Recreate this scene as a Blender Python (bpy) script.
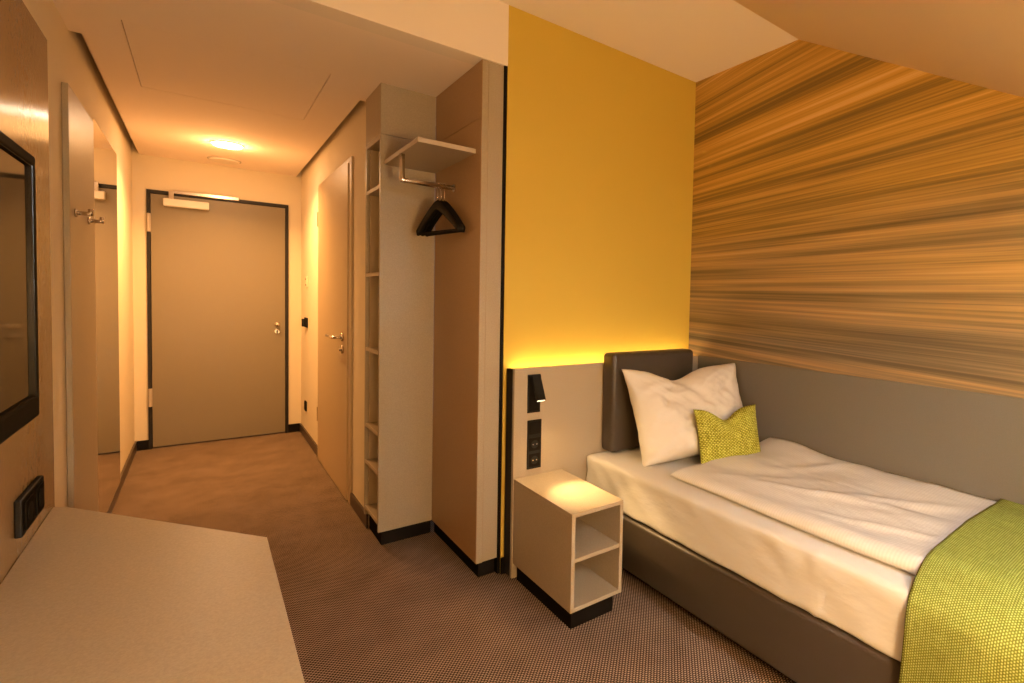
import bpy, bmesh, math, random
from mathutils import Vector, Matrix, noise

for o in list(bpy.data.objects):
    bpy.data.objects.remove(o, do_unlink=True)
S = bpy.context.scene
COL = S.collection
PI = math.pi

# ------------------------------------------------------------------ camera
cam_d = bpy.data.cameras.new('camera')
cam = bpy.data.objects.new('camera', cam_d)
COL.objects.link(cam)
RIGHT = Vector((0.7534417, -0.6570035, 0.0259238))
UP = Vector((0.0044254, 0.0444932, 0.9989999))
FWD = Vector((0.6574999, 0.7525734, -0.0364306))
m = Matrix((RIGHT, UP, -FWD)).transposed().to_4x4()
m.translation = (0, 0, 1.3)
cam.matrix_world = m
cam_d.sensor_width = 36
cam_d.lens = 524.4 * 36 / 1024
cam_d.shift_x = -(660.0 - 512) / 1024
cam_d.shift_y = (320.0 - 341.5) / 1024
cam_d.clip_start = 0.02
S.camera = cam

# ------------------------------------------------------------------ view + world + large light
S.view_settings.view_transform = 'Standard'
S.view_settings.look = 'None'
S.view_settings.exposure = 0.0
S.view_settings.gamma = 1.0
S.view_settings.use_curve_mapping = False
W = bpy.data.worlds.new('sky')
S.world = W
W.use_nodes = True
bg = W.node_tree.nodes['Background']
bg.inputs[0].default_value = (0.55, 0.65, 0.8, 1)
bg.inputs[1].default_value = 0.3


def area_light(name, loc, direction, sx, sy, watts, color, shape='RECTANGLE', spread=PI):
    d = bpy.data.lights.new(name, 'AREA')
    d.shape = shape
    d.size = sx
    if shape in ('RECTANGLE', 'ELLIPSE'):
        d.size_y = sy
    d.energy = watts
    d.color = color
    d.spread = spread
    o = bpy.data.objects.new(name, d)
    COL.objects.link(o)
    o.location = loc
    o.rotation_euler = Vector(direction).to_track_quat('-Z', 'Y').to_euler()
    return o


# added neutral fill light outside a made-up roof window, out of view
SL = 0.5635                                   # slope of the roof
SN = Vector((0, -SL, 1)).normalized()         # outward normal of the sloping ceiling


def roof_z(y):
    return 2.619 - SL * (1.574 - y)


area_light('roof_fill_light', (1.15, -0.20, roof_z(-0.20) + 0.28), -SN, 0.95, 0.95, 112, (0.95, 1.0, 1.0))


def point_light(name, loc, watts, color, radius):
    d = bpy.data.lights.new(name, 'POINT')
    d.energy = watts
    d.color = color
    d.shadow_soft_size = radius
    o = bpy.data.objects.new(name, d)
    COL.objects.link(o)
    o.location = loc
    return o


# added warm fill light behind the camera, no fixture; lifts ceilings and upper walls
point_light('warm_fill_light', (0.50, -0.55, 1.15), 112, (1.0, 0.655, 0.30), 0.14)


# ------------------------------------------------------------------ materials


def mat(name, color=(0.5, 0.5, 0.5), rough=0.5, metal=0.0, spec=0.5, build=None, **kw):
    M = bpy.data.materials.new(name)
    M.use_nodes = True
    nt = M.node_tree
    b = nt.nodes['Principled BSDF']
    b.inputs['Base Color'].default_value = (*color, 1)
    b.inputs['Roughness'].default_value = rough
    b.inputs['Metallic'].default_value = metal
    b.inputs['Specular IOR Level'].default_value = spec
    for k, v in kw.items():
        b.inputs[k.replace('_', ' ')].default_value = v
    if build:
        build(nt, b)
    return M


def N(nt, t, **kw):
    n = nt.nodes.new(t)
    for k, v in kw.items():
        if k.startswith('i_'):
            n.inputs[k[2:].replace('_', ' ')].default_value = v
        else:
            setattr(n, k, v)
    return n


def math_node(nt, op, a, b=None, c=None):
    n = nt.nodes.new('ShaderNodeMath')
    n.operation = op
    for i, v in enumerate((a, b, c)):
        if v is None:
            continue
        if isinstance(v, (int, float)):
            n.inputs[i].default_value = v
        else:
            nt.links.new(v, n.inputs[i])
    return n.outputs[0]


def coords(nt, kind='Object'):
    return nt.nodes.new('ShaderNodeTexCoord').outputs[kind]


def scaled(nt, vec, s):
    mp = nt.nodes.new('ShaderNodeMapping')
    mp.inputs['Scale'].default_value = s
    nt.links.new(vec, mp.inputs['Vector'])
    return mp.outputs[0]


def ramp(nt, fac, stops):
    r = nt.nodes.new('ShaderNodeValToRGB')
    el = r.color_ramp.elements
    while len(el) > 1:
        el.remove(el[-1])
    el[0].position = stops[0][0]
    el[0].color = (*stops[0][1], 1)
    for p, c in stops[1:]:
        e = el.new(p)
        e.color = (*c, 1)
    nt.links.new(fac, r.inputs[0])
    return r.outputs[0]


def add_bump(nt, b, height, strength=0.2, dist=0.01):
    bp = nt.nodes.new('ShaderNodeBump')
    bp.inputs['Strength'].default_value = strength
    bp.inputs['Distance'].default_value = dist
    nt.links.new(height, bp.inputs['Height'])
    nt.links.new(bp.outputs[0], b.inputs['Normal'])


def noise_tex(nt, vec, scale, detail=3, rough=0.5):
    n = nt.nodes.new('ShaderNodeTexNoise')
    n.inputs['Scale'].default_value = scale
    n.inputs['Detail'].default_value = detail
    n.inputs['Roughness'].default_value = rough
    nt.links.new(vec, n.inputs['Vector'])
    return n.outputs['Fac']


def laminate(c, var=0.10, sc=(240, 240, 240)):
    def f(nt, b):
        v = scaled(nt, coords(nt), sc)
        n = noise_tex(nt, v, 1.0, 2, 0.6)
        lo = tuple(x * (1 - var) for x in c)
        hi = tuple(min(1, x * (1 + var)) for x in c)
        nt.links.new(ramp(nt, n, [(0.3, lo), (0.7, hi)]), b.inputs['Base Color'])
        add_bump(nt, b, n, 0.03, 0.0005)
    return f


def plaster(c):
    def f(nt, b):
        n = noise_tex(nt, coords(nt), 260, 3, 0.6)
        add_bump(nt, b, n, 0.10, 0.002)
    return f


def carpet(nt, b):
    co = coords(nt)
    sx = N(nt, 'ShaderNodeSeparateXYZ')
    nt.links.new(co, sx.inputs[0])
    # brick-like loop pile: rows along x, every second row shifted half a loop
    px, py = 0.0140, 0.0078
    row = math_node(nt, 'FLOOR', math_node(nt, 'DIVIDE', sx.outputs[1], py))
    odd = math_node(nt, 'MODULO', math_node(nt, 'ABSOLUTE', row), 2.0)
    xx = math_node(nt, 'ADD', math_node(nt, 'DIVIDE', sx.outputs[0], px), math_node(nt, 'MULTIPLY', odd, 0.5))
    fx = math_node(nt, 'ABSOLUTE', math_node(nt, 'SINE', math_node(nt, 'MULTIPLY', xx, PI)))
    fy = math_node(nt, 'ABSOLUTE', math_node(nt, 'SINE', math_node(nt, 'MULTIPLY', math_node(nt, 'DIVIDE', sx.outputs[1], py), PI)))
    h = math_node(nt, 'MULTIPLY', fx, fy)
    big = noise_tex(nt, co, 5.0, 4, 0.6)
    fine = noise_tex(nt, co, 300.0, 2, 0.6)
    hh = math_node(nt, 'ADD', h, math_node(nt, 'MULTIPLY', math_node(nt, 'SUBTRACT', fine, 0.5), 0.35))
    c1 = ramp(nt, hh, [(0.10, (0.016, 0.010, 0.007)), (0.55, (0.225, 0.150, 0.098)), (0.95, (0.53, 0.37, 0.255))])
    mx = N(nt, 'ShaderNodeMix', data_type='RGBA', blend_type='MULTIPLY')
    mx.inputs['Factor'].default_value = 1.0
    nt.links.new(c1, mx.inputs['A'])
    nt.links.new(ramp(nt, big, [(0.3, (0.8, 0.8, 0.8)), (0.7, (1.1, 1.1, 1.1))]), mx.inputs['B'])
    nt.links.new(mx.outputs['Result'], b.inputs['Base Color'])
    add_bump(nt, b, hh, 0.5, 0.004)


def mural(nt, b):
    # brushed horizontal streaks that fan out towards the window end of the wall
    co = coords(nt)
    sx = N(nt, 'ShaderNodeSeparateXYZ')
    nt.links.new(co, sx.inputs[0])
    away = math_node(nt, 'SUBTRACT', 2.296, sx.outputs[1])
    div = math_node(nt, 'ADD', 1.0, math_node(nt, 'MULTIPLY', away, 0.145))
    s = math_node(nt, 'ADD', 1.42, math_node(nt, 'DIVIDE', math_node(nt, 'SUBTRACT', sx.outputs[2], 1.42), div))

    def streak(zs, ys, off, det=4, rough=0.55):
        cb = N(nt, 'ShaderNodeCombineXYZ')
        nt.links.new(math_node(nt, 'MULTIPLY', sx.outputs[1], ys), cb.inputs[1])
        nt.links.new(math_node(nt, 'MULTIPLY', s, zs), cb.inputs[2])
        cb.inputs[0].default_value = off
        return noise_tex(nt, cb.outputs[0], 1.0, det, rough)
    a = streak(12, 0.28, 3.1, 3)
    c = streak(55, 0.5, 7.7, 3)
    e = streak(190, 1.0, 1.3, 2)
    f = math_node(nt, 'ADD', math_node(nt, 'MULTIPLY', a, 0.46), math_node(nt, 'ADD', math_node(nt, 'MULTIPLY', c, 0.36), math_node(nt, 'MULTIPLY', e, 0.18)))
    # amber print streaks; greyer, darker copies mixed in lower down paint the cooler light
    amber = ramp(nt, f, [(0.34, (0.15, 0.090, 0.018)), (0.44, (0.27, 0.160, 0.026)), (0.50, (0.44, 0.245, 0.036)),
                         (0.57, (0.60, 0.335, 0.062)), (0.66, (0.76, 0.50, 0.19))])
    cool_lit = ramp(nt, f, [(0.36, (0.060, 0.046, 0.024)), (0.44, (0.115, 0.084, 0.045)), (0.50, (0.185, 0.130, 0.072)),
                         (0.56, (0.29, 0.175, 0.075)), (0.65, (0.38, 0.265, 0.16))])
    pick = streak(5, 0.35, 12.4, 2)
    low = math_node(nt, 'MULTIPLY', math_node(nt, 'SUBTRACT', 2.0, s), 1.0)
    fac = math_node(nt, 'ADD', low, math_node(nt, 'MULTIPLY', math_node(nt, 'SUBTRACT', pick, 0.5), 1.2))
    fac.node.use_clamp = True
    mx = N(nt, 'ShaderNodeMix', data_type='RGBA')
    nt.links.new(fac, mx.inputs['Factor'])
    nt.links.new(amber, mx.inputs['A'])
    nt.links.new(cool_lit, mx.inputs['B'])
    nt.links.new(mx.outputs['Result'], b.inputs['Base Color'])


def weave(c_lo, c_mid, c_hi, px, py, irregular=0.0, bump=0.4):
    def f(nt, b):
        co = coords(nt, 'UV')
        sx = N(nt, 'ShaderNodeSeparateXYZ')
        nt.links.new(co, sx.inputs[0])
        row = math_node(nt, 'FLOOR', math_node(nt, 'DIVIDE', sx.outputs[1], py))
        odd = math_node(nt, 'MODULO', math_node(nt, 'ABSOLUTE', row), 2.0)
        xx = math_node(nt, 'ADD', math_node(nt, 'DIVIDE', sx.outputs[0], px), math_node(nt, 'MULTIPLY', odd, 0.5))
        fx = math_node(nt, 'ABSOLUTE', math_node(nt, 'SINE', math_node(nt, 'MULTIPLY', xx, PI)))
        fy = math_node(nt, 'ABSOLUTE', math_node(nt, 'SINE', math_node(nt, 'MULTIPLY', math_node(nt, 'DIVIDE', sx.outputs[1], py), PI)))
        h = math_node(nt, 'MULTIPLY', fx, fy)
        n1 = noise_tex(nt, scaled(nt, co, (18, 260, 1)), 1.0, 2)
        n2 = noise_tex(nt, scaled(nt, co, (260, 18, 1)), 1.0, 2)
        n = math_node(nt, 'SUBTRACT', math_node(nt, 'ADD', n1, n2), 1.0)
        hh = math_node(nt, 'ADD', h, math_node(nt, 'MULTIPLY', n, irregular))
        nt.links.new(ramp(nt, hh, [(0.05, c_lo), (0.5, c_mid), (0.95, c_hi)]), b.inputs['Base Color'])
        add_bump(nt, b, hh, bump, 0.003)
    return f


def linen(c, line=0.0):
    def f(nt, b):
        co = coords(nt)
        n = noise_tex(nt, scaled(nt, co, (7, 4, 9)), 1.0, 4, 0.55)
        fine = noise_tex(nt, co, 420, 2)
        h = math_node(nt, 'ADD', math_node(nt, 'MULTIPLY', n, 1.0), math_node(nt, 'MULTIPLY', fine, 0.03))
        if line:
            sx = N(nt, 'ShaderNodeSeparateXYZ')
            nt.links.new(co, sx.inputs[0])
            st = math_node(nt, 'SINE', math_node(nt, 'MULTIPLY', sx.outputs[1], 2 * PI / 0.011))
            h = math_node(nt, 'ADD', h, math_node(nt, 'MULTIPLY', st, line))
            st2 = math_node(nt, 'MULTIPLY_ADD', st, 0.5, 0.5)
            nt.links.new(ramp(nt, st2, [(0.0, tuple(x * 0.92 for x in c)), (1.0, c)]), b.inputs['Base Color'])
        add_bump(nt, b, h, 0.35, 0.02)
    return f


def leather(nt, b):
    n = noise_tex(nt, coords(nt), 350, 3)
    add_bump(nt, b, n, 0.12, 0.001)


def matte(name, c, gloss=0.04, rough=0.25):
    M = bpy.data.materials.new(name)
    M.use_nodes = True
    nt = M.node_tree
    nt.nodes.remove(nt.nodes['Principled BSDF'])
    d = nt.nodes.new('ShaderNodeBsdfDiffuse')
    d.inputs[0].default_value = (*c, 1)
    g = nt.nodes.new('ShaderNodeBsdfGlossy')
    g.inputs['Roughness'].default_value = rough
    x = nt.nodes.new('ShaderNodeMixShader')
    x.inputs[0].default_value = gloss
    nt.links.new(d.outputs[0], x.inputs[1])
    nt.links.new(g.outputs[0], x.inputs[2])
    nt.links.new(x.outputs[0], nt.nodes['Material Output'].inputs[0])
    return M


C_TAUPE = (0.395, 0.325, 0.232)
M_TAUPE = mat('taupe_laminate', C_TAUPE, 0.38, build=laminate(C_TAUPE))
M_EDGE = mat('laminate_edge', (0.50, 0.42, 0.34), 0.5)
def brushed(c):
    def f(nt, b):
        laminate(c, 0.08, (260, 260, 40))(nt, b)
        b.inputs['Anisotropic'].default_value = 0.85
        tg = nt.nodes.new('ShaderNodeTangent')
        tg.direction_type = 'RADIAL'
        tg.axis = 'Z'
        nt.links.new(tg.outputs[0], b.inputs['Tangent'])
    return f


M_BROWN = mat('brushed_brown_laminate', (0.27, 0.17, 0.085), 0.24, build=brushed((0.27, 0.17, 0.085)))
M_NICHE = mat('niche_brown_laminate', (0.42, 0.27, 0.14), 0.42, build=laminate((0.42, 0.27, 0.14), 0.08))
M_DOOR = mat('door_laminate', (0.245, 0.20, 0.135), 0.40, build=laminate((0.245, 0.20, 0.135), 0.05))
M_BDOOR = mat('bathroom_door_laminate', (0.50, 0.375, 0.22), 0.40, build=laminate((0.50, 0.375, 0.22), 0.05))
M_WALL = mat('cream_wall_paint', (0.76, 0.66, 0.49), 0.75, build=plaster(None))
M_WALLC = mat('white_ceiling_paint', (0.86, 0.76, 0.66), 0.85)
M_CEILC = mat('corridor_ceiling_paint', (0.93, 0.80, 0.70), 0.85)
M_SLOPE = mat('sand_ceiling_paint', (0.74, 0.55, 0.34), 0.85)
M_YEL = mat('mustard_wall_paint', (0.62, 0.43, 0.055), 0.7, build=plaster(None))
M_MURAL = mat('streaked_wallpaper', (0.4, 0.25, 0.1), 0.6, build=mural)
M_WAINS = mat('taupe_wainscot', (0.138, 0.120, 0.092), 0.6, build=laminate((0.138, 0.120, 0.092), 0.05))
M_CARPET = mat('loop_carpet', (0.2, 0.12, 0.08), 0.95, spec=0.1, build=carpet)
M_BLACK = matte('black_plastic', (0.008, 0.007, 0.006), 0.03, 0.3)
M_PLINTH = matte('black_plinth', (0.009, 0.007, 0.006), 0.012, 0.4)
M_FRAME = matte('dark_steel_frame', (0.020, 0.017, 0.016), 0.03, 0.4)
M_SCREEN = matte('tv_screen_glass', (0.008, 0.006, 0.004), 0.34, 0.06)
M_TRIM = matte('dark_chrome_trim', (0.012, 0.010, 0.008), 0.045, 0.2)
M_CHROME = mat('brushed_steel', (0.72, 0.66, 0.60), 0.22, 1.0)
M_WHITE = mat('white_plastic', (0.80, 0.77, 0.72), 0.4)
M_MIRROR = mat('mirror_glass', (0.86, 0.84, 0.80), 0.015, 1.0)
M_BASE = mat('dark_brown_baseboard', (0.055, 0.035, 0.022), 0.35)
M_LEATHER = mat('brown_leatherette', (0.053, 0.039, 0.025), 0.45, build=leather)
M_SHEET = mat('white_sheet', (0.64, 0.625, 0.60), 0.85, spec=0.2, build=linen((0.64, 0.625, 0.60)))
M_DUVET = mat('white_striped_duvet', (0.70, 0.68, 0.65), 0.8, spec=0.25, build=linen((0.70, 0.68, 0.65), 0.02))
M_PILLOW = mat('white_pillowcase', (0.70, 0.68, 0.65), 0.8, spec=0.2, build=linen((0.70, 0.68, 0.65)))
M_CUSHION = mat('lime_cushion_weave', (0.4, 0.4, 0.05), 0.8, spec=0.2,
                build=weave((0.16, 0.15, 0.010), (0.36, 0.36, 0.030), (0.62, 0.60, 0.16), 0.016, 0.007, 1.6))
M_THROW = mat('lime_throw_weave', (0.4, 0.4, 0.05), 0.8, spec=0.2,
              build=weave((0.11, 0.115, 0.012), (0.205, 0.220, 0.026), (0.40, 0.42, 0.13), 0.0074, 0.0060, 0.7))
M_GLASS = mat('window_glass', (1, 1, 1), 0.0, Transmission_Weight=1.0)


def emit(name, color, strength):
    M = bpy.data.materials.new(name)
    M.use_nodes = True
    b = M.node_tree.nodes['Principled BSDF']
    b.inputs['Base Color'].default_value = (0.8, 0.8, 0.8, 1)
    b.inputs['Emission Color'].default_value = (*color, 1)
    b.inputs['Emission Strength'].default_value = strength
    return M


M_LAMP = emit('lit_lamp_lens', (1.0, 0.86, 0.62), 40)
M_LED = emit('lit_led_strip', (1.0, 0.70, 0.25), 6)
M_LENS = emit('lit_reading_lens', (1.0, 0.82, 0.55), 2)

# ------------------------------------------------------------------ mesh helpers


class MB:
    """collects shapes given in world coordinates into one mesh"""

    def __init__(self):
        self.bm = bmesh.new()
        self.uv = None

    def box(self, x0, x1, y0, y1, z0, z1, bevel=0.0, seg=2, rot=None, pivot=None):
        r = bmesh.ops.create_cube(self.bm, size=1.0)
        vs = r['verts']
        bmesh.ops.scale(self.bm, vec=(x1 - x0, y1 - y0, z1 - z0), verts=vs)
        bmesh.ops.translate(self.bm, vec=((x0 + x1) / 2, (y0 + y1) / 2, (z0 + z1) / 2), verts=vs)
        if bevel:
            es = list({e for v in vs for e in v.link_edges})
            rb = bmesh.ops.bevel(self.bm, geom=es, offset=bevel, segments=seg, affect='EDGES', profile=0.5)
            vs = list({v for f in rb['faces'] for v in f.verts} | {v for v in vs if v.is_valid})
        if rot is not None:
            bmesh.ops.rotate(self.bm, cent=pivot, matrix=rot, verts=vs)
        return self

    def cyl(self, p0, p1, r0, r1=None, seg=20):
        r1 = r0 if r1 is None else r1
        p0, p1 = Vector(p0), Vector(p1)
        d = p1 - p0
        M_ = Matrix.Translation((p0 + p1) / 2) @ d.to_track_quat('Z', 'Y').to_matrix().to_4x4()
        bmesh.ops.create_cone(self.bm, cap_ends=True, segments=seg, radius1=r0, radius2=r1, depth=d.length, matrix=M_)
        return self

    def tube(self, pts, r, seg=10):
        pts = [Vector(p) for p in pts]
        rings = []
        ref = None
        for i, p in enumerate(pts):
            t = (pts[min(i + 1, len(pts) - 1)] - pts[max(i - 1, 0)]).normalized()
            if ref is None:
                ref = t.orthogonal().normalized()
            ref = (ref - t * ref.dot(t)).normalized()
            bn = t.cross(ref)
            rr = r[i] if isinstance(r, (list, tuple)) else r
            rings.append([self.bm.verts.new(p + (ref * math.cos(a) + bn * math.sin(a)) * rr)
                          for a in [2 * PI * k / seg for k in range(seg)]])
        for A, B in zip(rings, rings[1:]):
            for k in range(seg):
                self.bm.faces.new((A[k], A[(k + 1) % seg], B[(k + 1) % seg], B[k]))
        self.bm.faces.new(rings[0][::-1])
        self.bm.faces.new(rings[-1])
        return self

    def prism(self, pts, z0, z1, bevel=0.0):
        lo = [self.bm.verts.new((x, y, z0)) for x, y in pts]
        hi = [self.bm.verts.new((x, y, z1)) for x, y in pts]
        n = len(pts)
        fs = [self.bm.faces.new(lo[::-1]), self.bm.faces.new(hi)]
        for k in range(n):
            fs.append(self.bm.faces.new((lo[k], lo[(k + 1) % n], hi[(k + 1) % n], hi[k])))
        if bevel:
            es = list({e for f in fs for e in f.edges})
            bmesh.ops.bevel(self.bm, geom=es, offset=bevel, segments=2, affect='EDGES', profile=0.5)
        return self

    def poly_slab(self, quad, thick_vec):
        """a slab from a planar polygon (3-D points) extruded by a vector"""
        a = [self.bm.verts.new(p) for p in quad]
        b = [self.bm.verts.new(Vector(p) + Vector(thick_vec)) for p in quad]
        n = len(a)
        self.bm.faces.new(a)
        self.bm.faces.new(b[::-1])
        for k in range(n):
            self.bm.faces.new((a[k], b[k], b[(k + 1) % n], a[(k + 1) % n]))
        return self


def world_loc(o):
    v = Vector((0, 0, 0))
    while o is not None:
        v += o.location
        o = o.parent
    return v


def obj(name, mb, material, parent=None, smooth=False, origin=None):
    bm = mb.bm if isinstance(mb, MB) else mb
    bmesh.ops.recalc_face_normals(bm, faces=bm.faces)
    off = Vector((0, 0, 0))
    if parent is not None:
        off = world_loc(parent)
    elif origin is not None:
        off = Vector(origin)
    if off.length:
        bmesh.ops.translate(bm, vec=-off, verts=bm.verts)
    me = bpy.data.meshes.new(name)
    bm.to_mesh(me)
    bm.free()
    if smooth:
        for p in me.polygons:
            p.use_smooth = True
    me.materials.append(material)
    o = bpy.data.objects.new(name, me)
    COL.objects.link(o)
    if parent is not None:
        o.parent = parent
    elif origin is not None:
        o.location = origin
    return o


def thing(name, label, cat, loc, group=None):
    o = bpy.data.objects.new(name, None)
    o.empty_display_size = 0.05
    COL.objects.link(o)
    o.location = loc
    return tag(o, label, cat, group)


def tag(o, label, cat, group=None):
    o['label'] = label
    o['category'] = cat
    if group:
        o['group'] = group
    return o


def struct(name, mb, material, parent=None, label=None, cat=None, smooth=False):
    o = obj(name, mb, material, parent, smooth)
    if parent is None:
        o['kind'] = 'structure'
        if label:
            o['label'] = label
        if cat:
            o['category'] = cat
    return o


def struct_empty(name, loc, label, cat):
    o = bpy.data.objects.new(name, None)
    COL.objects.link(o)
    o.location = loc
    o['kind'] = 'structure'
    o['label'] = label
    o['category'] = cat
    return o


# ------------------------------------------------------------------ key dimensions (metres)
XL, XR, XM = -0.41, 0.690, 2.244
YB, YH, YREAR = 5.841, 2.296, -1.55
ZC, ZR = 2.346, 2.619
XPAN = -0.307
YW = 2.307
XN0, XN1 = 0.936, 1.037

# ------------------------------------------------------------------ room shell
struct('floor', MB().box(XL - .1, XM + .1, YREAR - .1, YB + .1, -0.1, 0), M_CARPET, label='brown loop pile carpet floor', cat='floor')
struct('wall_left', MB().box(XL - .1, XL, YREAR - .1, YB + .1, 0, 2.75), M_WALL, label='cream wall along the left of the corridor', cat='wall')
DX0, DX1, DZ = -0.330, 0.592, 2.079
b = MB().box(XL, DX0, YB, YB + .12, 0, 2.5).box(DX1, 0.95, YB, YB + .12, 0, 2.5).box(DX0, DX1, YB, YB + .12, DZ, 2.5)
struct('wall_back', b, M_WALL, label='cream end wall around the entrance door', cat='wall')
struct('wall_corridor', MB().box(XR, XR + .12, 3.20, YB, 0, 2.5), M_WALL, label='cream wall on the right of the corridor', cat='wall')
struct('wall_headboard', MB().box(1.050, XM + .1, YH, YH + .12, 0, 2.75), M_YEL, label='mustard yellow wall behind the bed', cat='wall')
struct('wall_right', MB().box(XM, XM + .1, YREAR, YH, 0, 2.75), M_MURAL, label='wall papered with brown and orange streaks', cat='wall')
struct('wall_bulkhead', MB().box(XL, 1.050, YH, YH + .10, ZC, 2.75), M_WALLC, label='cream bulkhead over the corridor mouth', cat='wall')
struct('wall_rear', MB().box(XL, XM, YREAR - .1, YREAR, 0, 1.2), M_WALL, label='low wall under the sloping roof', cat='wall')
# corridor ceiling with an inspection hatch opening and shadow gaps along both walls
HX0, HX1, HY0, HY1 = -0.233, 0.468, 2.99, 3.885
GX0, GX1, GY = -0.370, 0.650, 3.268
b = MB()
g = 0.003
YC = YH + .10
b.box(XL, HX0 - g, YC, GY, ZC, ZC + .05).box(HX1 + g, 1.2, YC, GY, ZC, ZC + .05).box(HX0 - g, HX1 + g, YC, HY0 - g, ZC, ZC + .05)
b.box(GX0, HX0 - g, GY, YB, ZC, ZC + .05).box(HX1 + g, GX1, GY, YB, ZC, ZC + .05).box(HX0 - g, HX1 + g, HY1 + g, YB, ZC, ZC + .05)
b.box(XL - .1, 1.2, GY - .2, YB, ZC + .10, ZC + .16)
struct('ceiling_corridor', b, M_CEILC, label='lowered cream ceiling of the corridor', cat='ceiling')
tag(obj('ceiling_hatch', MB().box(HX0, HX1, HY0, HY1, ZC + .0008, ZC + .03), M_CEILC),
    'flush square inspection hatch in the corridor ceiling', 'hatch')
struct('ceiling', MB().box(XL, XM, 1.574, YH, ZR, ZR + .12), M_WALLC, label='flat cream ceiling above the bed', cat='ceiling')
# sloping ceiling; the roof window opening is added, unseen, for the fill light
WX0, WX1, WY0, WY1 = 0.70, 1.60, -0.62, 0.20


def roof_quad(x0, x1, y0, y1):
    return [(x0, y0, roof_z(y0)), (x1, y0, roof_z(y0)), (x1, y1, roof_z(y1)), (x0, y1, roof_z(y1))]


b = MB()
for q in ((XL, XM, WY1, 1.574), (XL, XM, YREAR, WY0), (XL, WX0, WY0, WY1), (WX1, XM, WY0, WY1)):
    b.poly_slab(roof_quad(*q), SN * .12)
struct('ceiling_slope', b, M_SLOPE, label='sand coloured sloping ceiling under the roof', cat='ceiling')
win = struct_empty('added_window_1', (1.15, -0.21, roof_z(-0.21)), 'added unseen roof window in the sloping ceiling', 'window')
fb = MB()
w = 0.05
for q in ((WX0, WX1, WY0, WY0 + w), (WX0, WX1, WY1 - w, WY1), (WX0, WX0 + w, WY0 + w, WY1 - w), (WX1 - w, WX1, WY0 + w, WY1 - w)):
    fb.poly_slab([Vector(p) + SN * .02 for p in roof_quad(*q)], SN * .06)
obj('window_frame', fb, M_WHITE, win)
obj('pane', MB().poly_slab([Vector(p) + SN * .05 for p in roof_quad(WX0 + w, WX1 - w, WY0 + w, WY1 - w)], SN * .006), M_GLASS, win)

# baseboards
struct('baseboard_left', MB().box(XL, XL + .012, 2.16, YB, 0, .075), M_BASE, label='dark brown baseboard of the left wall', cat='baseboard')
struct('baseboard_back', MB().box(XL + .012, DX0, YB - .012, YB, 0, .075).box(DX1, XR - .012, YB - .012, YB, 0, .075), M_PLINTH,
       label='black baseboard beside the entrance door', cat='baseboard')
struct('baseboard_right', MB().box(XR - .012, XR, 4.80, YB - .012, 0, .075).box(XR - .012, XR, 3.202, 3.62, 0, .075), M_BASE,
       label='dark brown baseboard beside the bathroom door', cat='baseboard')
struct('baseboard_headboard', MB().box(1.050, XM, YH - .012, YH, 0, .075), M_PLINTH, label='black baseboard under the yellow wall', cat='baseboard')

# ------------------------------------------------------------------ entrance door
d1 = struct_empty('door_1', (0.13, YB, 0), 'closed taupe entrance door in a black steel frame', 'door')
obj('frame', MB().box(DX0, DX0 + .020, YB - .012, YB + .06, 0, DZ).box(DX1 - .020, DX1, YB - .012, YB + .06, 0, DZ)
    .box(DX0 + .020, DX1 - .020, YB - .012, YB + .06, DZ - .026, DZ), M_FRAME, d1)
obj('door_leaf', MB().box(DX0 + .023, DX1 - .023, YB - .004, YB + .04, .010, DZ - .030, .002), M_DOOR, d1)
cl = obj('door_closer', MB().box(-0.232, 0.046, YB - .060, YB - .004, 1.958, 2.018, .006), M_WHITE, d1)
obj('closer_rail', MB().box(-0.185, 0.243, YB - .034, YB - .0121, 2.062, 2.092, .004), M_CHROME, cl)
obj('closer_arm', MB().box(-0.20, -0.168, YB - .052, YB - .028, 2.000, 2.086, .004), M_CHROME, cl)
for z0 in (1.745, 0.345):
    obj('hinge', MB().cyl((DX0 + .010, YB - .020, z0), (DX0 + .010, YB - .020, z0 + .145), .0085)
        .box(DX0 + .010, DX0 + .024, YB - .017, YB - .006, z0, z0 + .145), M_EDGE, d1)
kn = obj('door_knob', MB().cyl((0.508, YB - .004, 1.000), (0.508, YB - .014, 1.000), .020)
         .cyl((0.508, YB - .014, 1.000), (0.508, YB - .050, 1.000), .012).cyl((0.508, YB - .050, 1.000), (0.508, YB - .064, 1.000), .016, .014), M_CHROME, d1, True)
obj('lock_rosette', MB().cyl((0.508, YB - .004, .935), (0.508, YB - .012, .935), .018), M_CHROME, d1)
obj('keyhole', MB().cyl((0.508, YB - .012, .940), (0.508, YB - .018, .940), .007).box(.504, .512, YB - .0175, YB - .012, .915, .940), M_BLACK, d1)

# ------------------------------------------------------------------ bathroom door
BY0, BY1, BZ = 3.69, 4.77, 2.090
d2 = struct_empty('door_2', (XR, 4.2, 0), 'beige bathroom door on the right of the corridor', 'door')
obj('frame', MB().box(XR - .012, XR, 3.625, BY0 - .001, 0, BZ + .030).box(XR - .012, XR, BY1 + .006, BY1 + .05, 0, BZ + .030)
    .box(XR - .012, XR, BY0 - .006, BY1 + .006, BZ + .002, BZ + .030), M_BDOOR, d2)
obj('door_leaf', MB().box(XR - .020, XR, BY0, BY1, .008, BZ, .002), M_BDOOR, d2)
LX = XR - .020
hd = obj('door_handle', MB().cyl((LX, 3.81, 1.018), (LX - .010, 3.81, 1.018), .026)
         .tube([(LX - .01, 3.81, 1.018), (LX - .045, 3.81, 1.018), (LX - .056, 3.825, 1.018), (LX - .056, 3.93, 1.018), (LX - .056, 4.02, 1.018)], .0095, 12), M_CHROME, d2, True)
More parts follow.
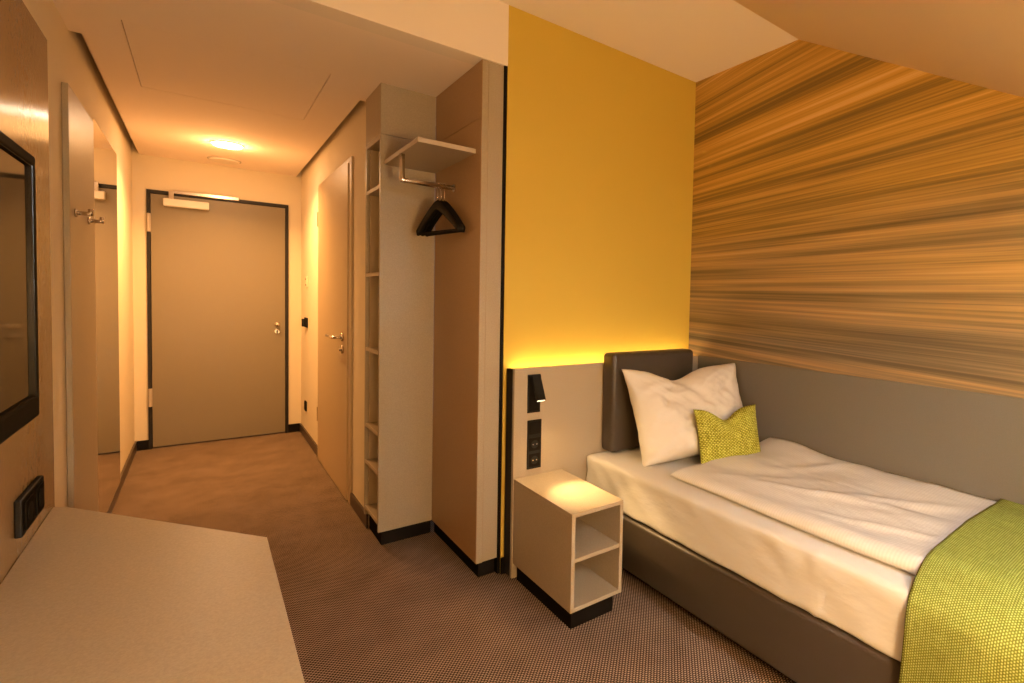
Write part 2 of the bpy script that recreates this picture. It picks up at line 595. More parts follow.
obj('lock_rosette', MB().cyl((LX, 3.81, .940), (LX - .009, 3.81, .940), .026).cyl((LX - .009, 3.81, .940), (LX - .022, 3.81, .940), .010), M_CHROME, d2, True)
for z0 in (1.80, 0.30):
    obj('hinge', MB().cyl((XR - .020, BY1 + .006, z0), (XR - .020, BY1 + .006, z0 + .11), .006), M_BDOOR, d2)

# ------------------------------------------------------------------ corridor ceiling fittings
LXY = (0.140, 4.935)
t = thing('ceiling_light', 'lit round downlight in the corridor ceiling before the entrance door', 'ceiling light', (*LXY, ZC))
obj('trim_ring', MB().cyl((*LXY, ZC), (*LXY, ZC - .008), .095, .090, 40), M_WHITE, t)
obj('diffuser', MB().cyl((*LXY, ZC - .008), (*LXY, ZC - .016), .086, .082, 40), M_LAMP, t)
L = area_light('corridor_downlight', (0, 0, -.02), (0, 0, -1), .17, .17, 34, (1.0, 0.49, 0.15), 'DISK', math.radians(135))
L.parent = t
L = point_light('corridor_glow', (0, 0, -.10), 6, (1.0, 0.49, 0.16), .07)
L.parent = t
DXY = (0.140, 5.556)
t = thing('ceiling_disc', 'unlit round flat fitting on the ceiling between downlight and entrance door', 'ceiling fitting', (*DXY, ZC))
obj('cover', MB().cyl((*DXY, ZC), (*DXY, ZC - .014), .100, .092, 40), M_WALLC, t)
obj('rim', MB().cyl((*DXY, ZC), (*DXY, ZC - .005), .108, .106, 40), M_EDGE, t)

# ------------------------------------------------------------------ small plates on the corridor wall


def plate(name, label, cat, y, z, h, wdt, mcol, parts):
    t = thing(name, label, cat, (XR, y, z))
    obj('cover_plate', MB().box(XR - .010, XR, y - wdt / 2, y + wdt / 2, z - h / 2, z + h / 2, .002), mcol, t)
    for nm, x0, x1, a0, a1, c0, c1, mm in parts:
        obj(nm, MB().box(XR - x1, XR - x0, y + a0, y + a1, z + c0, z + c1, .001), mm, t)
    return t


plate('light_switch', 'black square light switch with key card slot on the corridor wall', 'switch', 5.50, 1.030, .085, .15, M_BLACK,
      [('rocker', .010, .017, -.068, -.004, -.036, .036, M_BLACK), ('card_slot', .010, .030, .006, .066, -.036, .030, M_BLACK)])
plate('power_socket', 'black socket low on the corridor wall near the entrance door', 'socket', 5.52, 0.290, .085, .085, M_BLACK,
      [('socket_insert', .010, .013, -.03, .03, -.03, .03, M_PLINTH)])
plate('thermostat', 'pale wall controller above the black switch by the entrance door', 'wall controller', 5.48, 1.385, .09, .085, M_WALL,
      [('button', .010, .014, -.012, .004, .018, .030, M_BLACK), ('button', .010, .014, -.026, -.012, -.034, -.020, M_BLACK)])

# ------------------------------------------------------------------ coat panel and mirror on the left wall
CY0, CY1, CZ = 3.10, 3.735, 2.090
t = thing('coat_rack', 'tall taupe coat rack board with two steel hooks beside the mirror', 'coat rack', (XL, 3.3, 0.08))
obj('board', MB().box(XL + .001, XL + .019, CY0, CY1, .08, CZ, .0015), M_TAUPE, t)
for y in (3.205, 3.535):
    h = obj('coat_hook', MB().cyl((XL + .019, y, 1.598), (XL + .026, y, 1.598), .017)
            .tube([(XL + .024, y, 1.598), (XL + .058, y, 1.598), (XL + .066, y, 1.600)], .0085, 12)
            .tube([(XL + .064, y, 1.590), (XL + .064, y, 1.618)], .0085, 12), M_CHROME, t, True)
t = thing('wall_mirror', 'tall frameless mirror on the left corridor wall beside the coat rack', 'mirror', (XL, 4.1, 0.08))
obj('mirror_glass', MB().box(XL + .012, XL + .018, CY1 + .004, 4.66, .08, CZ + .02), M_MIRROR, t)
obj('backing', MB().box(XL, XL + .012, CY1 + .010, 4.65, .085, CZ + .015), M_FRAME, t)

# ------------------------------------------------------------------ wall panel, television and socket on the left
t = thing('wall_cladding', 'brown laminate cladding behind the television and desk', 'cladding', (XPAN, 1.2, 0))
obj('board', MB().box(XPAN - .025, XPAN, 0.50, 2.150, 0.02, 1.950, .0015), M_BROWN, t)
obj('batten', MB().box(XL + .001, XPAN - .025, 0.60, 2.05, 0.0, 1.90), M_FRAME, t)
TX, TY0, TY1, TZ0, TZ1 = -0.247, 0.745, 1.605, 1.038, 1.552
t = thing('television', 'black flat television mounted on the brown wall panel', 'television', (XPAN, 1.17, 1.06))
bz = MB()
bw = .020
bz.box(XPAN + .012, TX, TY0, TY1, TZ0, TZ0 + .042, .004).box(XPAN + .012, TX, TY0, TY1, TZ1 - bw, TZ1, .004)
bz.box(XPAN + .012, TX, TY0, TY0 + bw, TZ0 + .03, TZ1 - bw + .004, .004).box(XPAN + .012, TX, TY1 - bw, TY1, TZ0 + .03, TZ1 - bw + .004, .004)
obj('bezel', bz, M_BLACK, t)
obj('screen', MB().box(XPAN + .02, TX - .006, TY0 + bw - .003, TY1 - bw + .003, TZ0 + .039, TZ1 - bw + .003), M_SCREEN, t)
ib = MB()
i0, i1, k0, k1 = TY0 + bw, TY1 - bw, TZ0 + .042, TZ1 - bw
ib.box(TX - .007, TX - .002, i0, i1, k0, k0 + .003).box(TX - .007, TX - .002, i0, i1, k1 - .003, k1)
ib.box(TX - .007, TX - .002, i0, i0 + .003, k0, k1).box(TX - .007, TX - .002, i1 - .003, i1, k0, k1)
obj('inner_trim', ib, M_TRIM, t)
obj('wall_mount', MB().box(XPAN, XPAN + .012, 1.0, 1.35, 1.2, 1.42), M_FRAME, t)

t = thing('power_socket', 'black double socket on the brown panel just above the desk', 'socket', (XPAN, 1.825, 0.794))
obj('cover_plate', MB().box(XPAN, XPAN + .012, 1.738, 1.948, .752, .834, .003), M_BLACK, t)
for y0 in (1.756, 1.858):
    s = obj('socket_insert', MB().box(XPAN + .012, XPAN + .015, y0, y0 + .072, .762, .824, .001), M_PLINTH, t)
    obj('socket_well', MB().cyl((XPAN + .015, y0 + .036, .793), (XPAN + .0165, y0 + .036, .793), .022), M_BLACK, s)

# ------------------------------------------------------------------ desk
ZT = 0.702
t = thing('desk', 'taupe laminate desk with a slanted end below the television', 'desk', (0, 1.2, 0))
obj('desk_top', MB().prism([(XPAN + .001, 0.42), (0.116, 0.42), (0.116, 1.563), (-0.281, 2.103), (XPAN + .001, 2.120)], ZT - .038, ZT, .0015), M_TAUPE, t)
obj('leg_panel', MB().box(XPAN + .001, 0.02, 0.50, 0.538, 0, ZT - .038), M_TAUPE, t)
obj('leg_panel', MB().box(XPAN + .001, -0.02, 1.50, 1.538, 0, ZT - .038), M_TAUPE, t)

# ------------------------------------------------------------------ open shelf tower
TXF, TY_, TYB = 0.672, 2.917, 3.230
TXB = XN0
ZTOP = ZC
th = .018
t = thing('shelf_tower', 'tall open shelf tower facing the corridor beside the coat niche', 'shelf', (0.80, 3.07, 0))
obj('plinth', MB().box(TXF + .020, TXB, TY_ + .020, TYB + .004, 0, .076), M_PLINTH, t)
obj('side_panel', MB().box(TXF, TXB, TY_, TY_ + th, .076, 2.094, .001), M_TAUPE, t)
obj('side_panel', MB().box(TXF, TXB, TYB - th, TYB, .076, 2.094, .001), M_TAUPE, t)
obj('back_panel', MB().box(TXB - .012, TXB, TY_ + th, TYB - th, .076, 2.094), M_TAUPE, t)
obj('top_panel', MB().box(TXF + .0005, TXB - .012, TY_ + th, TYB - th, 2.074, 2.094), M_TAUPE, t)
obj('filler_panel', MB().box(TXF, TXB, TY_, TYB, 2.0965, ZTOP, .001), M_TAUPE, t)
for z in (0.130, 0.385, 0.588, 1.006, 1.408, 1.848):
    sh = obj('shelf', MB().box(TXF + .004, TXB - .012, TY_ + th, TYB - th, z - .018, z), M_TAUPE, t)
    obj('edge_band', MB().box(TXF + .001, TXF + .004, TY_ + th, TYB - th, z - .018, z), M_EDGE, sh)

# ------------------------------------------------------------------ coat niche panel with shelf, rail and hangers
t = thing('wardrobe_panel', 'brown laminate panel closing the coat niche next to the yellow wall', 'wardrobe', (0.98, 2.6, 0))
obj('plinth', MB().box(XN0 + .020, XN1 - .004, YW + .020, 2.917 + .020, 0, .076), M_PLINTH, t)
obj('niche_panel', MB().box(XN0, XN0 + .030, YW, 2.916, .076, 2.094, .001), M_NICHE, t)
obj('filler_panel', MB().box(XN0, XN0 + .030, YW, 2.916, 2.0965, ZTOP, .001), M_NICHE, t)
obj('end_panel', MB().box(XN0 + .0305, XN1, YW + .001, 2.916, .076, ZTOP, .001), M_TAUPE, t)
obj('edge_band', MB().box(XN0 + .002, XN0 + .028, YW - .002, YW, .076, ZTOP), M_TAUPE, t)
obj('shadow_strip', MB().box(XN1, 1.0495, YH + .003, 2.45, 0, ZTOP), M_PLINTH, t)

t = thing('hat_shelf', 'small taupe hat shelf with coat rail across the niche corner', 'shelf', (0.81, 2.64, 1.94))
sb = obj('shelf_board', MB().box(0.690, XN0, 2.370, 2.917, 1.945, 1.966, .001), M_TAUPE, t)
obj('edge_band', MB().box(0.6885, 0.690, 2.370, 2.917, 1.9455, 1.9655).box(0.690, XN0, 2.3685, 2.370, 1.9455, 1.9655), M_EDGE, sb)
YR, ZRL = 2.630, 1.826
obj('clothes_rail', MB().tube([(0.696, YR, 1.945), (0.696, YR, ZRL + .004), (0.697, YR, ZRL + .001), (0.700, YR, ZRL), (XN0 - .004, YR, ZRL)], .0115, 16), M_CHROME, t, True)
obj('rail_flange', MB().cyl((XN0 - .005, YR, ZRL), (XN0, YR, ZRL), .020), M_CHROME, t)


def hanger(label, x, yaw, dz):
    t = thing('coat_hanger', label, 'hanger', (x, YR, ZRL), 'black hangers on the coat rail')
    half, zs = .178, ZRL - .072
    L_, R_ = [], []
    body = MB()
    pts, rad = [], []
    for k in range(-10, 11):
        u = k / 10
        a = abs(u)
        pts.append((x, YR + u * half, zs - .020 - .125 * (0.18 * a + 0.82 * a ** 1.3)))
        rad.append(.023 - .009 * a)
    for s in (1,):
        n = len(pts)
        rings = []
        for p, r in zip(pts, rad):
            rings.append([body.bm.verts.new((p[0] + .0075 * cx_, p[1] + 0.25 * r * cz_ * (1 if p[1] > YR else -1), p[2] + r * cz_))
                          for cx_, cz_ in ((-1, -.75), (-.75, -1), (.75, -1), (1, -.75), (1, .75), (.75, 1), (-.75, 1), (-1, .75))])
        for A, B in zip(rings, rings[1:]):
            for q in range(8):
                body.bm.faces.new((A[q], A[(q + 1) % 8], B[(q + 1) % 8], B[q]))
        body.bm.faces.new(rings[0][::-1])
        body.bm.faces.new(rings[-1])
    obj('shoulder', body, M_BLACK, t, True)
    obj('bar', MB().tube([(x, YR - half + .012, zs - .150), (x, YR + half - .012, zs - .150)], .0075, 10), M_BLACK, t, True)
    hk = [(x, YR, zs - .005), (x, YR, ZRL - .045)]
    for k in range(0, 11):
        a = -PI / 2 + (k / 10) * 1.35 * PI
        hk.append((x, YR + .0155 * math.cos(a) * 1.0, ZRL - .0115 + .0135 + .0155 * math.sin(a) - .0018))
    obj('hook', MB().tube(hk, .0021, 8), M_CHROME, t, True)
    t.rotation_euler = (0, 0, yaw)
    t.location.z += dz
    return t


hanger('black coat hanger on the rail, leftmost of the three nested ones', 0.858, math.radians(13), 0)
hanger('black coat hanger on the rail, between the other two hangers', 0.873, math.radians(11), 0)
hanger('black coat hanger on the rail, nearest the niche panel', 0.889, math.radians(9), 0)

# ------------------------------------------------------------------ bedside panel, led strip, lamp and sockets
PX0, PY, PZ = 1.060, 2.200, 0.976
t = thing('bedside_panel', 'pale taupe wall panel behind nightstand and headboard, lit along its top', 'wall panel', (1.3, PY, 0))
obj('board', MB().box(PX0, 2.231, PY, PY + .019, 0.012, PZ, .001), M_TAUPE, t)
obj('side_return', MB().box(PX0 + .001, PX0 + .016, PY + .019, YH - .013, 0.012, PZ - .006), M_FRAME, t)
obj('batten', MB().box(PX0 + .016, 2.231, PY + .019, YH - .012, .87, .93), M_FRAME, t)
t = thing('light_strip', 'glowing warm light strip hidden behind the top of the bedside panel', 'light strip', (1.64, 2.25, .86))
obj('profile', MB().box(PX0 + .02, 2.225, PY + .030, PY + .062, .9301, .940), M_CHROME, t)
obj('diffuser', MB().box(PX0 + .025, 2.22, PY + .034, PY + .058, .940, .948), M_LED, t)
L = area_light('led_glow', (0, .012, .098), (0, .30, 1), 1.12, .012, 1.6, (1.0, 0.64, 0.30))
L.parent = t

LX0, LX1, LZ0, LZ1 = 1.124, 1.188, .768, .945
t = thing('reading_lamp', 'black wall reading lamp folded out above the nightstand', 'lamp', (1.156, PY, .77))
obj('housing', MB().box(LX0, LX1, PY - .006, PY, LZ0, LZ1, .001), M_BLACK, t)
obj('recess', MB().box(LX0 + .008, LX1 - .008, PY - .0075, PY - .006, LZ0 + .01, LZ1 - .01), M_PLINTH, t)
rx = Matrix.Rotation(math.radians(-27), 3, 'X')
piv = (1.156, PY - .010, .940)
hdm = MB().box(1.134, 1.178, PY - .024, PY - .008, .818, .940, .002, rot=rx, pivot=piv)
hd = obj('lamp_head', hdm, M_BLACK, t)
obj('lens', MB().box(1.139, 1.173, PY - .021, PY - .011, .8155, .8182, rot=rx, pivot=piv), M_LENS, hd)
obj('pivot_pin', MB().cyl((1.128, PY - .012, .936), (1.184, PY - .012, .936), .006), M_BLACK, hd)
sp = bpy.data.lights.new('reading_spot', 'SPOT')
sp.energy = 6.5
sp.color = (1.0, 0.62, 0.25)
sp.spot_size = math.radians(150)
sp.spot_blend = 0.8
sp.shadow_soft_size = .015
so = bpy.data.objects.new('reading_spot', sp)
COL.objects.link(so)
so.parent = t
so.location = Vector((1.160, PY - .080, .798)) - Vector(t.location)
so.rotation_euler = Vector((.075, -.26, -.33)).to_track_quat('-Z', 'Y').to_euler()
sp2 = sp.copy()
sp2.energy = 38
sp2.spot_size = math.radians(52)
sp2.spot_blend = 1.0
so2 = bpy.data.objects.new('reading_spot_core', sp2)
COL.objects.link(so2)
so2.parent = t
so2.location = so.location
so2.rotation_euler = so.rotation_euler

t = thing('socket_strip', 'black strip of switch and sockets below the reading lamp', 'socket', (1.156, PY, .62))
obj('cover_plate', MB().box(1.126, 1.196, PY - .008, PY, .505, .733, .002), M_BLACK, t)
obj('rocker', MB().box(1.134, 1.188, PY - .012, PY - .008, .668, .724, .001), M_PLINTH, t)
for z0 in (.590, .516):
    s = obj('socket_insert', MB().box(1.134, 1.188, PY - .010, PY - .008, z0, z0 + .060, .0008), M_PLINTH, t)
    obj('socket_well', MB().cyl((1.161, PY - .0102, z0 + .030), (1.161, PY - .0112, z0 + .030), .019), M_BLACK, s)
    obj('contact', MB().cyl((1.152, PY - .0112, z0 + .030), (1.152, PY - .0125, z0 + .030), .003, seg=10)
        .cyl((1.170, PY - .0112, z0 + .030), (1.170, PY - .0125, z0 + .030), .003, seg=10), M_CHROME, s)

# ------------------------------------------------------------------ nightstand
NX0, NX1, NY0, NY1, NZ0, NZ1 = 1.064, 1.310, 1.699, PY, .084, .473
t = thing('nightstand', 'open taupe nightstand with two compartments between panel and bed', 'nightstand', (1.187, 1.95, 0))
k = .016
obj('plinth', MB().box(NX0 + .022, NX1 - .022, NY0 + .030, NY1, 0, NZ0), M_PLINTH, t)
obj('side_panel', MB().box(NX0, NX0 + k, NY0, NY1, NZ0, NZ1 - k, .001), M_TAUPE, t)
obj('side_panel', MB().box(NX1 - k, NX1, NY0, NY1, NZ0, NZ1 - k, .001), M_TAUPE, t)
obj('top_panel', MB().box(NX0, NX1, NY0, NY1, NZ1 - k, NZ1, .001), M_TAUPE, t)
obj('bottom_panel', MB().box(NX0 + k, NX1 - k, NY0, NY1, NZ0, NZ0 + k, .001), M_TAUPE, t)
obj('shelf', MB().box(NX0 + k, NX1 - k, NY0 + .001, NY1 - k, .278, .278 + k, .001), M_TAUPE, t)
obj('back_panel', MB().box(NX0 + k, NX1 - k, NY1 - k, NY1, NZ0 + k, NZ1 - k), M_TAUPE, t)

# ------------------------------------------------------------------ wainscot
struct('trim_1', MB().box(2.233, XM, YREAR, PY, 0.0, .980, .001), M_WAINS,
       label='taupe wainscot along the wall beside the bed, below the streaked wallpaper', cat='wainscot')

# ------------------------------------------------------------------ bed
BX0, BX1, BYF, BYH = 1.440, 2.228, 0.150, 2.196
MZ0, MZ1 = .318, .524
t = thing('bed', 'single bed base in brown leatherette along the wainscot wall', 'bed', (1.83, 1.1, 0))
obj('base', MB().box(BX0, BX1, BYF, BYH, .070, MZ0 - .004, .018, 4), M_LEATHER, t, True)
obj('foot_plinth', MB().box(BX0 + .09, BX1 - .02, BYF + .08, BYH - .02, 0, .070), M_PLINTH, t)
tag(obj('headboard', MB().box(1.536, 2.102, 2.100, PY - .001, .530, 1.030, .022, 5), M_LEATHER, None, True),
    'padded brown leatherette headboard behind the white pillow', 'headboard')


def fbm(x, y, z, o=3):
    v, a, f = 0, 1, 1
    for _ in range(o):
        v += a * noise.noise(Vector((x * f, y * f, z * f)))
        a *= .5
        f *= 2.03
    return v


def rounded_box_grid(x0, x1, y0, y1, z0, z1, r, n, disp):
    bm = bmesh.new()
    bmesh.ops.create_cube(bm, size=1.0)
    bmesh.ops.scale(bm, vec=(x1 - x0, y1 - y0, z1 - z0), verts=bm.verts)
    bmesh.ops.translate(bm, vec=((x0 + x1) / 2, (y0 + y1) / 2, (z0 + z1) / 2), verts=bm.verts)
    # slice into a grid
    for ax, lo, hi, cnt in ((0, x0, x1, n[0]), (1, y0, y1, n[1]), (2, z0, z1, n[2])):
        for i in range(1, cnt):
            c = [0, 0, 0]
            c[ax] = lo + (hi - lo) * i / cnt
            nn = [0, 0, 0]
            nn[ax] = 1
            bmesh.ops.bisect_plane(bm, geom=bm.verts[:] + bm.edges[:] + bm.faces[:], plane_co=c, plane_no=nn)
    lo = Vector((x0 + r, y0 + r, z0 + r))
    hi = Vector((x1 - r, y1 - r, z1 - r))
    for v in bm.verts:
        c = Vector([min(max(v.co[i], lo[i]), hi[i]) for i in range(3)])
        d = v.co - c
        if d.length > 1e-6:
            # move to the rounded surface
            mx = max(abs(d.x), abs(d.y), abs(d.z))
            v.co = c + d.normalized() * min(r, max(mx, 0))
            nrm = d.normalized()
        else:
            nrm = Vector((0, 0, 1))
        v.co += nrm * disp(v.co)
    return bm


def ridge(a, f):
    return math.exp(-(a * f) ** 2)


def mat_disp(p):
    s = 0.003 * fbm(p.x * 5, p.y * 3.2, p.z * 9 + 3, 3)
    if p.x < BX0 + .05:
        # diagonal tension folds on the hanging side of the sheet
        w1 = noise.noise(Vector((p.y * 3.1, p.z * 3.0, 1.0)))
        w2 = noise.noise(Vector((p.y * 7.0 + p.z * 9.0, p.z * 2.0, 5.0)))
        f = math.sin((p.y * 1.3 - p.z * 1.7) * 26 + 3.5 * w1)
        s += 0.0038 * (abs(f) ** .7 * (1 if f > 0 else -1)) * max(0, .35 + .9 * noise.noise(Vector((p.y * 2.2, p.z * 4, 9)))) + .003 * w2
        s += .0035 * ridge(p.y - .88, 120)
    return s


mt = tag(obj('mattress', rounded_box_grid(BX0 + .002, BX1 - .002, BYF + .01, BYH - .002, MZ0, MZ1, .020, (30, 110, 16), mat_disp), M_SHEET, None, True),
         'mattress under a white fitted sheet on the brown bed base', 'mattress')


def sheet_solid(name, material, nu, nv, top, thick, label, cat, group=None, uv=None):
    """closed soft slab: top(u,v)->Vector, thickness thick(u,v) along the local normal (downwards)"""
    bm = bmesh.new()
    uvl = bm.loops.layers.uv.new('UVMap')
    P = [[Vector(top(i / nu, j / nv)) for j in range(nv + 1)] for i in range(nu + 1)]
    Nn = [[None] * (nv + 1) for _ in range(nu + 1)]
    for i in range(nu + 1):
        for j in range(nv + 1):
            a = P[min(i + 1, nu)][j] - P[max(i - 1, 0)][j]
            c = P[i][min(j + 1, nv)] - P[i][max(j - 1, 0)]
            n = a.cross(c)
            Nn[i][j] = n.normalized() if n.length > 1e-12 else Vector((0, 0, 1))
    A = [[bm.verts.new(P[i][j]) for j in range(nv + 1)] for i in range(nu + 1)]
    B = [[bm.verts.new(P[i][j] - Nn[i][j] * thick(i / nu, j / nv)) for j in range(nv + 1)] for i in range(nu + 1)]

    def setuv(f, ij):
        for lp, (i, j) in zip(f.loops, ij):
            lp[uvl].uv = uv(i / nu, j / nv) if uv else (i / nu, j / nv)
    for i in range(nu):
        for j in range(nv):
            q = ((i, j), (i + 1, j), (i + 1, j + 1), (i, j + 1))
            setuv(bm.faces.new([A[a][c] for a, c in q]), q)
            setuv(bm.faces.new([B[a][c] for a, c in q[::-1]]), q[::-1])
    rim = [(i, 0) for i in range(nu)] + [(nu, j) for j in range(nv)] + [(i, nv) for i in range(nu, 0, -1)] + [(0, j) for j in range(nv, 0, -1)]
    for k_, (i, j) in enumerate(rim):
        i2, j2 = rim[(k_ + 1) % len(rim)]
        q = ((i, j), (i2, j2), (i2, j2), (i, j))
        f = bm.faces.new((A[i][j], B[i][j], B[i2][j2], A[i2][j2]))
        setuv(f, ((i, j), (i, j), (i2, j2), (i2, j2)))
    o = obj(name, bm, material, None, True)
    return tag(o, label, cat, group)


# duvet: a soft slab lying on the mattress
DXL, DXR, DYF, DYB = 1.528, 2.226, 0.17, 1.672


def edge_round(d, r):
    if d >= r:
        return 1.0
    d = max(d, 0)
    return math.sqrt(max(0, 1 - (1 - d / r) ** 2))


def duvet_h(x, y):
    e = edge_round(x - DXL, .050) * edge_round(DYB - y, .040) * edge_round(y - DYF, .04)
    h = .046 + .010 * fbm(x * 4 + 5, y * 2.6, 2.2, 3)
    for (ax, ay, dx, dy, wd, am, ln) in ((1.80, 1.05, .35, -.94, .022, .010, .30), (1.95, .85, .55, -.83, .028, .012, .26),
                                         (1.70, .80, .30, -.95, .020, .008, .22), (2.05, 1.25, .8, -.6, .030, .010, .22), (1.75, 1.35, .65, -.76, .025, .007, .2)):
        px_, py_ = x - ax, y - ay
        al, ac = px_ * dx + py_ * dy, -px_ * dy + px_ * 0 + py_ * dx
        h += am * math.exp(-(ac / wd) ** 2 - (al / ln) ** 2)
    h += .009 * math.sin((y * 0.9 + x * 2.6) * 7 + 2.5 * noise.noise(Vector((x * 3, y * 2, 4)))) * .6
    h += .036 * math.exp(-((x - 2.20) / .10) ** 2) * math.exp(-((y - 1.53) / .17) ** 2)
    h += .010 * edge_round(x - 1.95, .3)
    return max(.004, h) * (0.34 + 0.66 * e)


def duvet_top(u, v):
    # denser sampling near edges
    uu = u
    x = DXL + (DXR - DXL) * (uu ** 1.25)
    y = DYF + (DYB - DYF) * (1 - (1 - v) ** 1.3)
    yy = y + (0.016 * math.sin(x * 6.0 + 1.0) if v > .5 else 0) * v
    xx = x + .006 * math.sin(y * 5.3) * (1 - u)
    return (xx, yy, MZ1 + .0035 + duvet_h(x, y))


def duvet_thick(u, v):
    return 0.0


def slab_on(name, material, nu, nv, top, zbase, label, cat):
    bm = bmesh.new()
    P = [[Vector(top(i / nu, j / nv)) for j in range(nv + 1)] for i in range(nu + 1)]
    A = [[bm.verts.new(P[i][j]) for j in range(nv + 1)] for i in range(nu + 1)]
    ins = .022
    B = [[bm.verts.new((P[i][j].x + ins * (1 - i / nu), P[i][j].y - ins * (2 * j / nv - 1), zbase)) for j in range(nv + 1)] for i in range(nu + 1)]
    for i in range(nu):
        for j in range(nv):
            bm.faces.new((A[i][j], A[i + 1][j], A[i + 1][j + 1], A[i][j + 1]))
            bm.faces.new((B[i][j], B[i][j + 1], B[i + 1][j + 1], B[i + 1][j]))
    rim = [(i, 0) for i in range(nu)] + [(nu, j) for j in range(nv)] + [(i, nv) for i in range(nu, 0, -1)] + [(0, j) for j in range(nv, 0, -1)]
    for k_, (i, j) in enumerate(rim):
        i2, j2 = rim[(k_ + 1) % len(rim)]
        bm.faces.new((A[i][j], B[i][j], B[i2][j2], A[i2][j2]))
    return tag(obj(name, bm, material, None, True), label, cat)


slab_on('duvet', M_DUVET, 60, 90, duvet_top, MZ1 + .002, 'white striped duvet spread over the mattress', 'duvet')


# ------------------------------------------------------------------ pillow and cushion


def pillow(name, material, label, cat, width, height, thick, loc, yaw, lean, dip, dip_u, dip_w, wr, seed, ear=0.04, nu=72, nv=56, bulge_low=0.0, tuck=0.0, ear_out=0.0, fat=0.0):
    bm = bmesh.new()
    uvl = bm.loops.layers.uv.new('UVMap')
    Rz = Matrix.Rotation(yaw, 3, 'Z')
    Rx = Matrix.Rotation(-lean, 3, 'X')

    def shape(u, v, side):
        # u,v in -1..1 ; side +1 front (towards -y)
        pu = 1 - ear * 1.6 * (1 - v * v)
        pv = 1 - ear * 1.6 * (1 - u * u)
        up0 = (v + 1) / 2
        x = u * width / 2 * pu
        x += tuck * (1 - up0) ** 1.5 * max(0, -u) + ear_out * up0 ** 6 * (abs(u) ** 6) * (1 if u > 0 else -1)
        z = v * height / 2 * pv
        up = (v + 1) / 2
        z -= dip * math.exp(-((u - dip_u) / dip_w) ** 2) * up ** 2.2
        ev = 2.6 if v > 0 else 2.6 + fat
        prof = max(0, (1 - abs(u) ** 2.6)) ** .62 * max(0, (1 - abs(v) ** ev)) ** .55
        low = 1 + bulge_low * (1 - up)
        tck = thick / 2 * prof ** .9 * low * (1 - 0.55 * (dip / max(height, .01)) * 2.2 * math.exp(-((u - dip_u) / (dip_w * 1.2)) ** 2) * up ** 1.5)
        y = -side * tck
        # wrinkles
        q1, q2 = u * .8 + v * .6, -u * .6 + v * .8
        w_ = wr * (fbm(u * 2.0 + seed, v * 2.0, side * 3 + seed, 3) + .8 * (.5 - abs(fbm(q1 * 1.3 + seed, q2 * 4.2, side * 2 + seed, 2)))
                   + .45 * (.5 - abs(fbm(q2 * 2.1 - seed, q1 * 6.0, seed, 2)))) * prof ** .5
        # crease running from the dip to the lower corners
        for cu, sgn in ((dip_u, 1), (dip_u, -1)):
            dline = (u - cu) - sgn * (1 - v) * .45
            w_ -= wr * 1.1 * math.exp(-(dline / .09) ** 2) * up * prof ** .4
        y -= side * w_
        return Vector((x, y, z))
    vs = {}
    for side in (1, -1):
        for i in range(nu + 1):
            for j in range(nv + 1):
                u = -1 + 2 * i / nu
                v = -1 + 2 * j / nv
                u = math.sin(u * PI / 2) * .35 + u * .65
                v = math.sin(v * PI / 2) * .35 + v * .65
                rim = i in (0, nu) or j in (0, nv)
                if side == -1 and rim:
                    vs[(side, i, j)] = vs[(1, i, j)]
                    continue
                p = Rz @ (Rx @ shape(u, v, side)) + Vector(loc)
                vs[(side, i, j)] = bm.verts.new(p)
    for side in (1, -1):
        for i in range(nu):
            for j in range(nv):
                q = [(i, j), (i + 1, j), (i + 1, j + 1), (i, j + 1)]
                if side == -1:
                    q = q[::-1]
                f = bm.faces.new([vs[(side, a, c)] for a, c in q])
                for lp, (a, c) in zip(f.loops, q):
                    lp[uvl].uv = (a / nu * width, c / nv * height)
    return tag(obj(name, bm, material, None, True), label, cat)


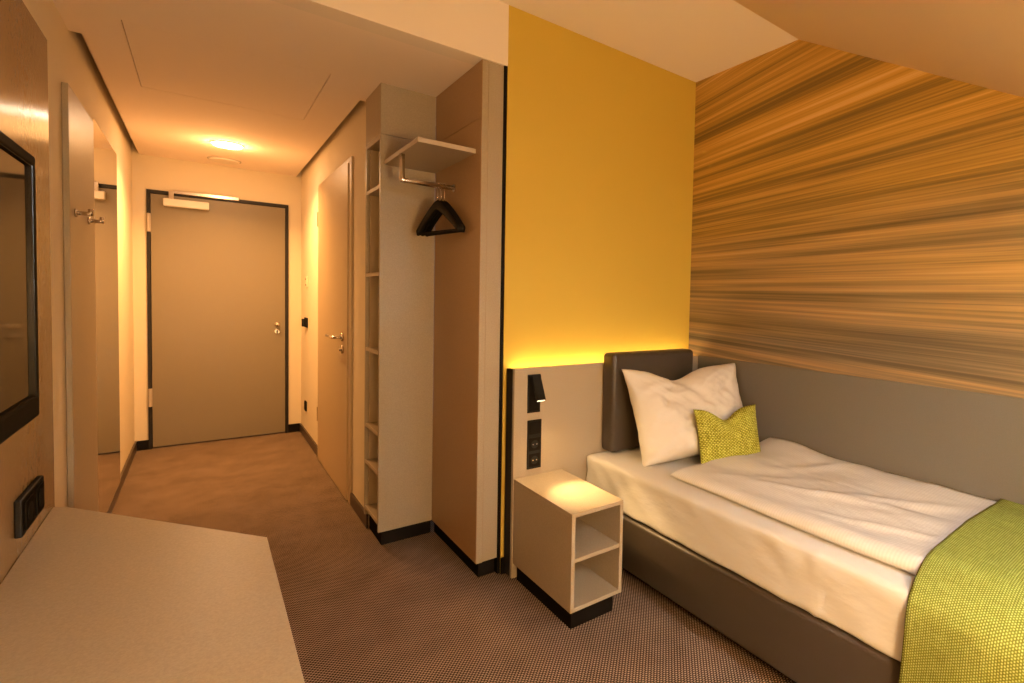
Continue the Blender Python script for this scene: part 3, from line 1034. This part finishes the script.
pillow('pillow', M_PILLOW, 'large white pillow with a dented top leaning on the headboard', 'pillow',
       .69, .475, .21, (1.876, 1.895, .742), math.radians(-9), math.radians(20), .062, -.22, .38, .020, 3.7, .035,
       bulge_low=.50, tuck=.030, ear_out=.015, fat=7.0)
pillow('cushion', M_CUSHION, 'small lime green woven cushion in front of the white pillow', 'cushion',
       .352, .272, .105, (1.902, 1.652, .664), math.radians(-14), math.radians(16), .056, -.08, .40, .004, 8.2, .03, 48, 36, ear_out=.006)

# ------------------------------------------------------------------ throw
TYa, TYb = 0.135, 0.600


def throw_path():
    pts = [(2.222, .592), (2.10, .598), (1.95, .596), (1.80, .592), (1.68, .588), (1.60, .583), (1.555, .574), (1.515, .560),
           (1.478, .542), (1.450, .520), (1.433, .490), (1.424, .450), (1.419, .40), (1.415, .34), (1.412, .28), (1.408, .20), (1.406, .14)]
    out = []
    n = len(pts)
    for i in range(n - 1):
        p0, p1, p2, p3 = pts[max(i - 1, 0)], pts[i], pts[i + 1], pts[min(i + 2, n - 1)]
        for k_ in range(8):
            s = k_ / 8
            out.append(tuple(.5 * ((2 * p1[a]) + (-p0[a] + p2[a]) * s + (2 * p0[a] - 5 * p1[a] + 4 * p2[a] - p3[a]) * s * s
                                   + (-p0[a] + 3 * p1[a] - 3 * p2[a] + p3[a]) * s ** 3) for a in (0, 1)))
    out.append(pts[-1])
    return out


TP = throw_path()
TLEN = [0.0]
for a, c in zip(TP, TP[1:]):
    TLEN.append(TLEN[-1] + math.hypot(c[0] - a[0], c[1] - a[1]))


def throw_top(u, v):
    i = u * (len(TP) - 1)
    k_ = min(int(i), len(TP) - 2)
    f = i - k_
    x = TP[k_][0] * (1 - f) + TP[k_ + 1][0] * f
    z = TP[k_][1] * (1 - f) + TP[k_ + 1][1] * f
    y = TYb - (TYb - TYa) * v + .012 * math.sin(u * 7) * (1 - v) * .6
    z += max(0.0, duvet_h(x, y) - .052) * (1 if x > 1.6 else max(0, (x - 1.5) / .1)) * .9 + .004 * fbm(x * 4, y * 5, 3) * (x > 1.62)
    if x < 1.46:
        x -= .006 * (1 + math.sin(y * 26 + z * 7)) * min(1, (1.46 - x) / .03)
    return (x, y, z + .006)


sheet_solid('throw', M_THROW, len(TP) - 1, 40, throw_top, lambda u, v: .005,
            'lime green woven bed throw draped over the foot of the bed', 'throw',
            uv=lambda u, v: (TLEN[min(int(u * (len(TP) - 1) + .5), len(TP) - 1)], v * (TYb - TYa)))
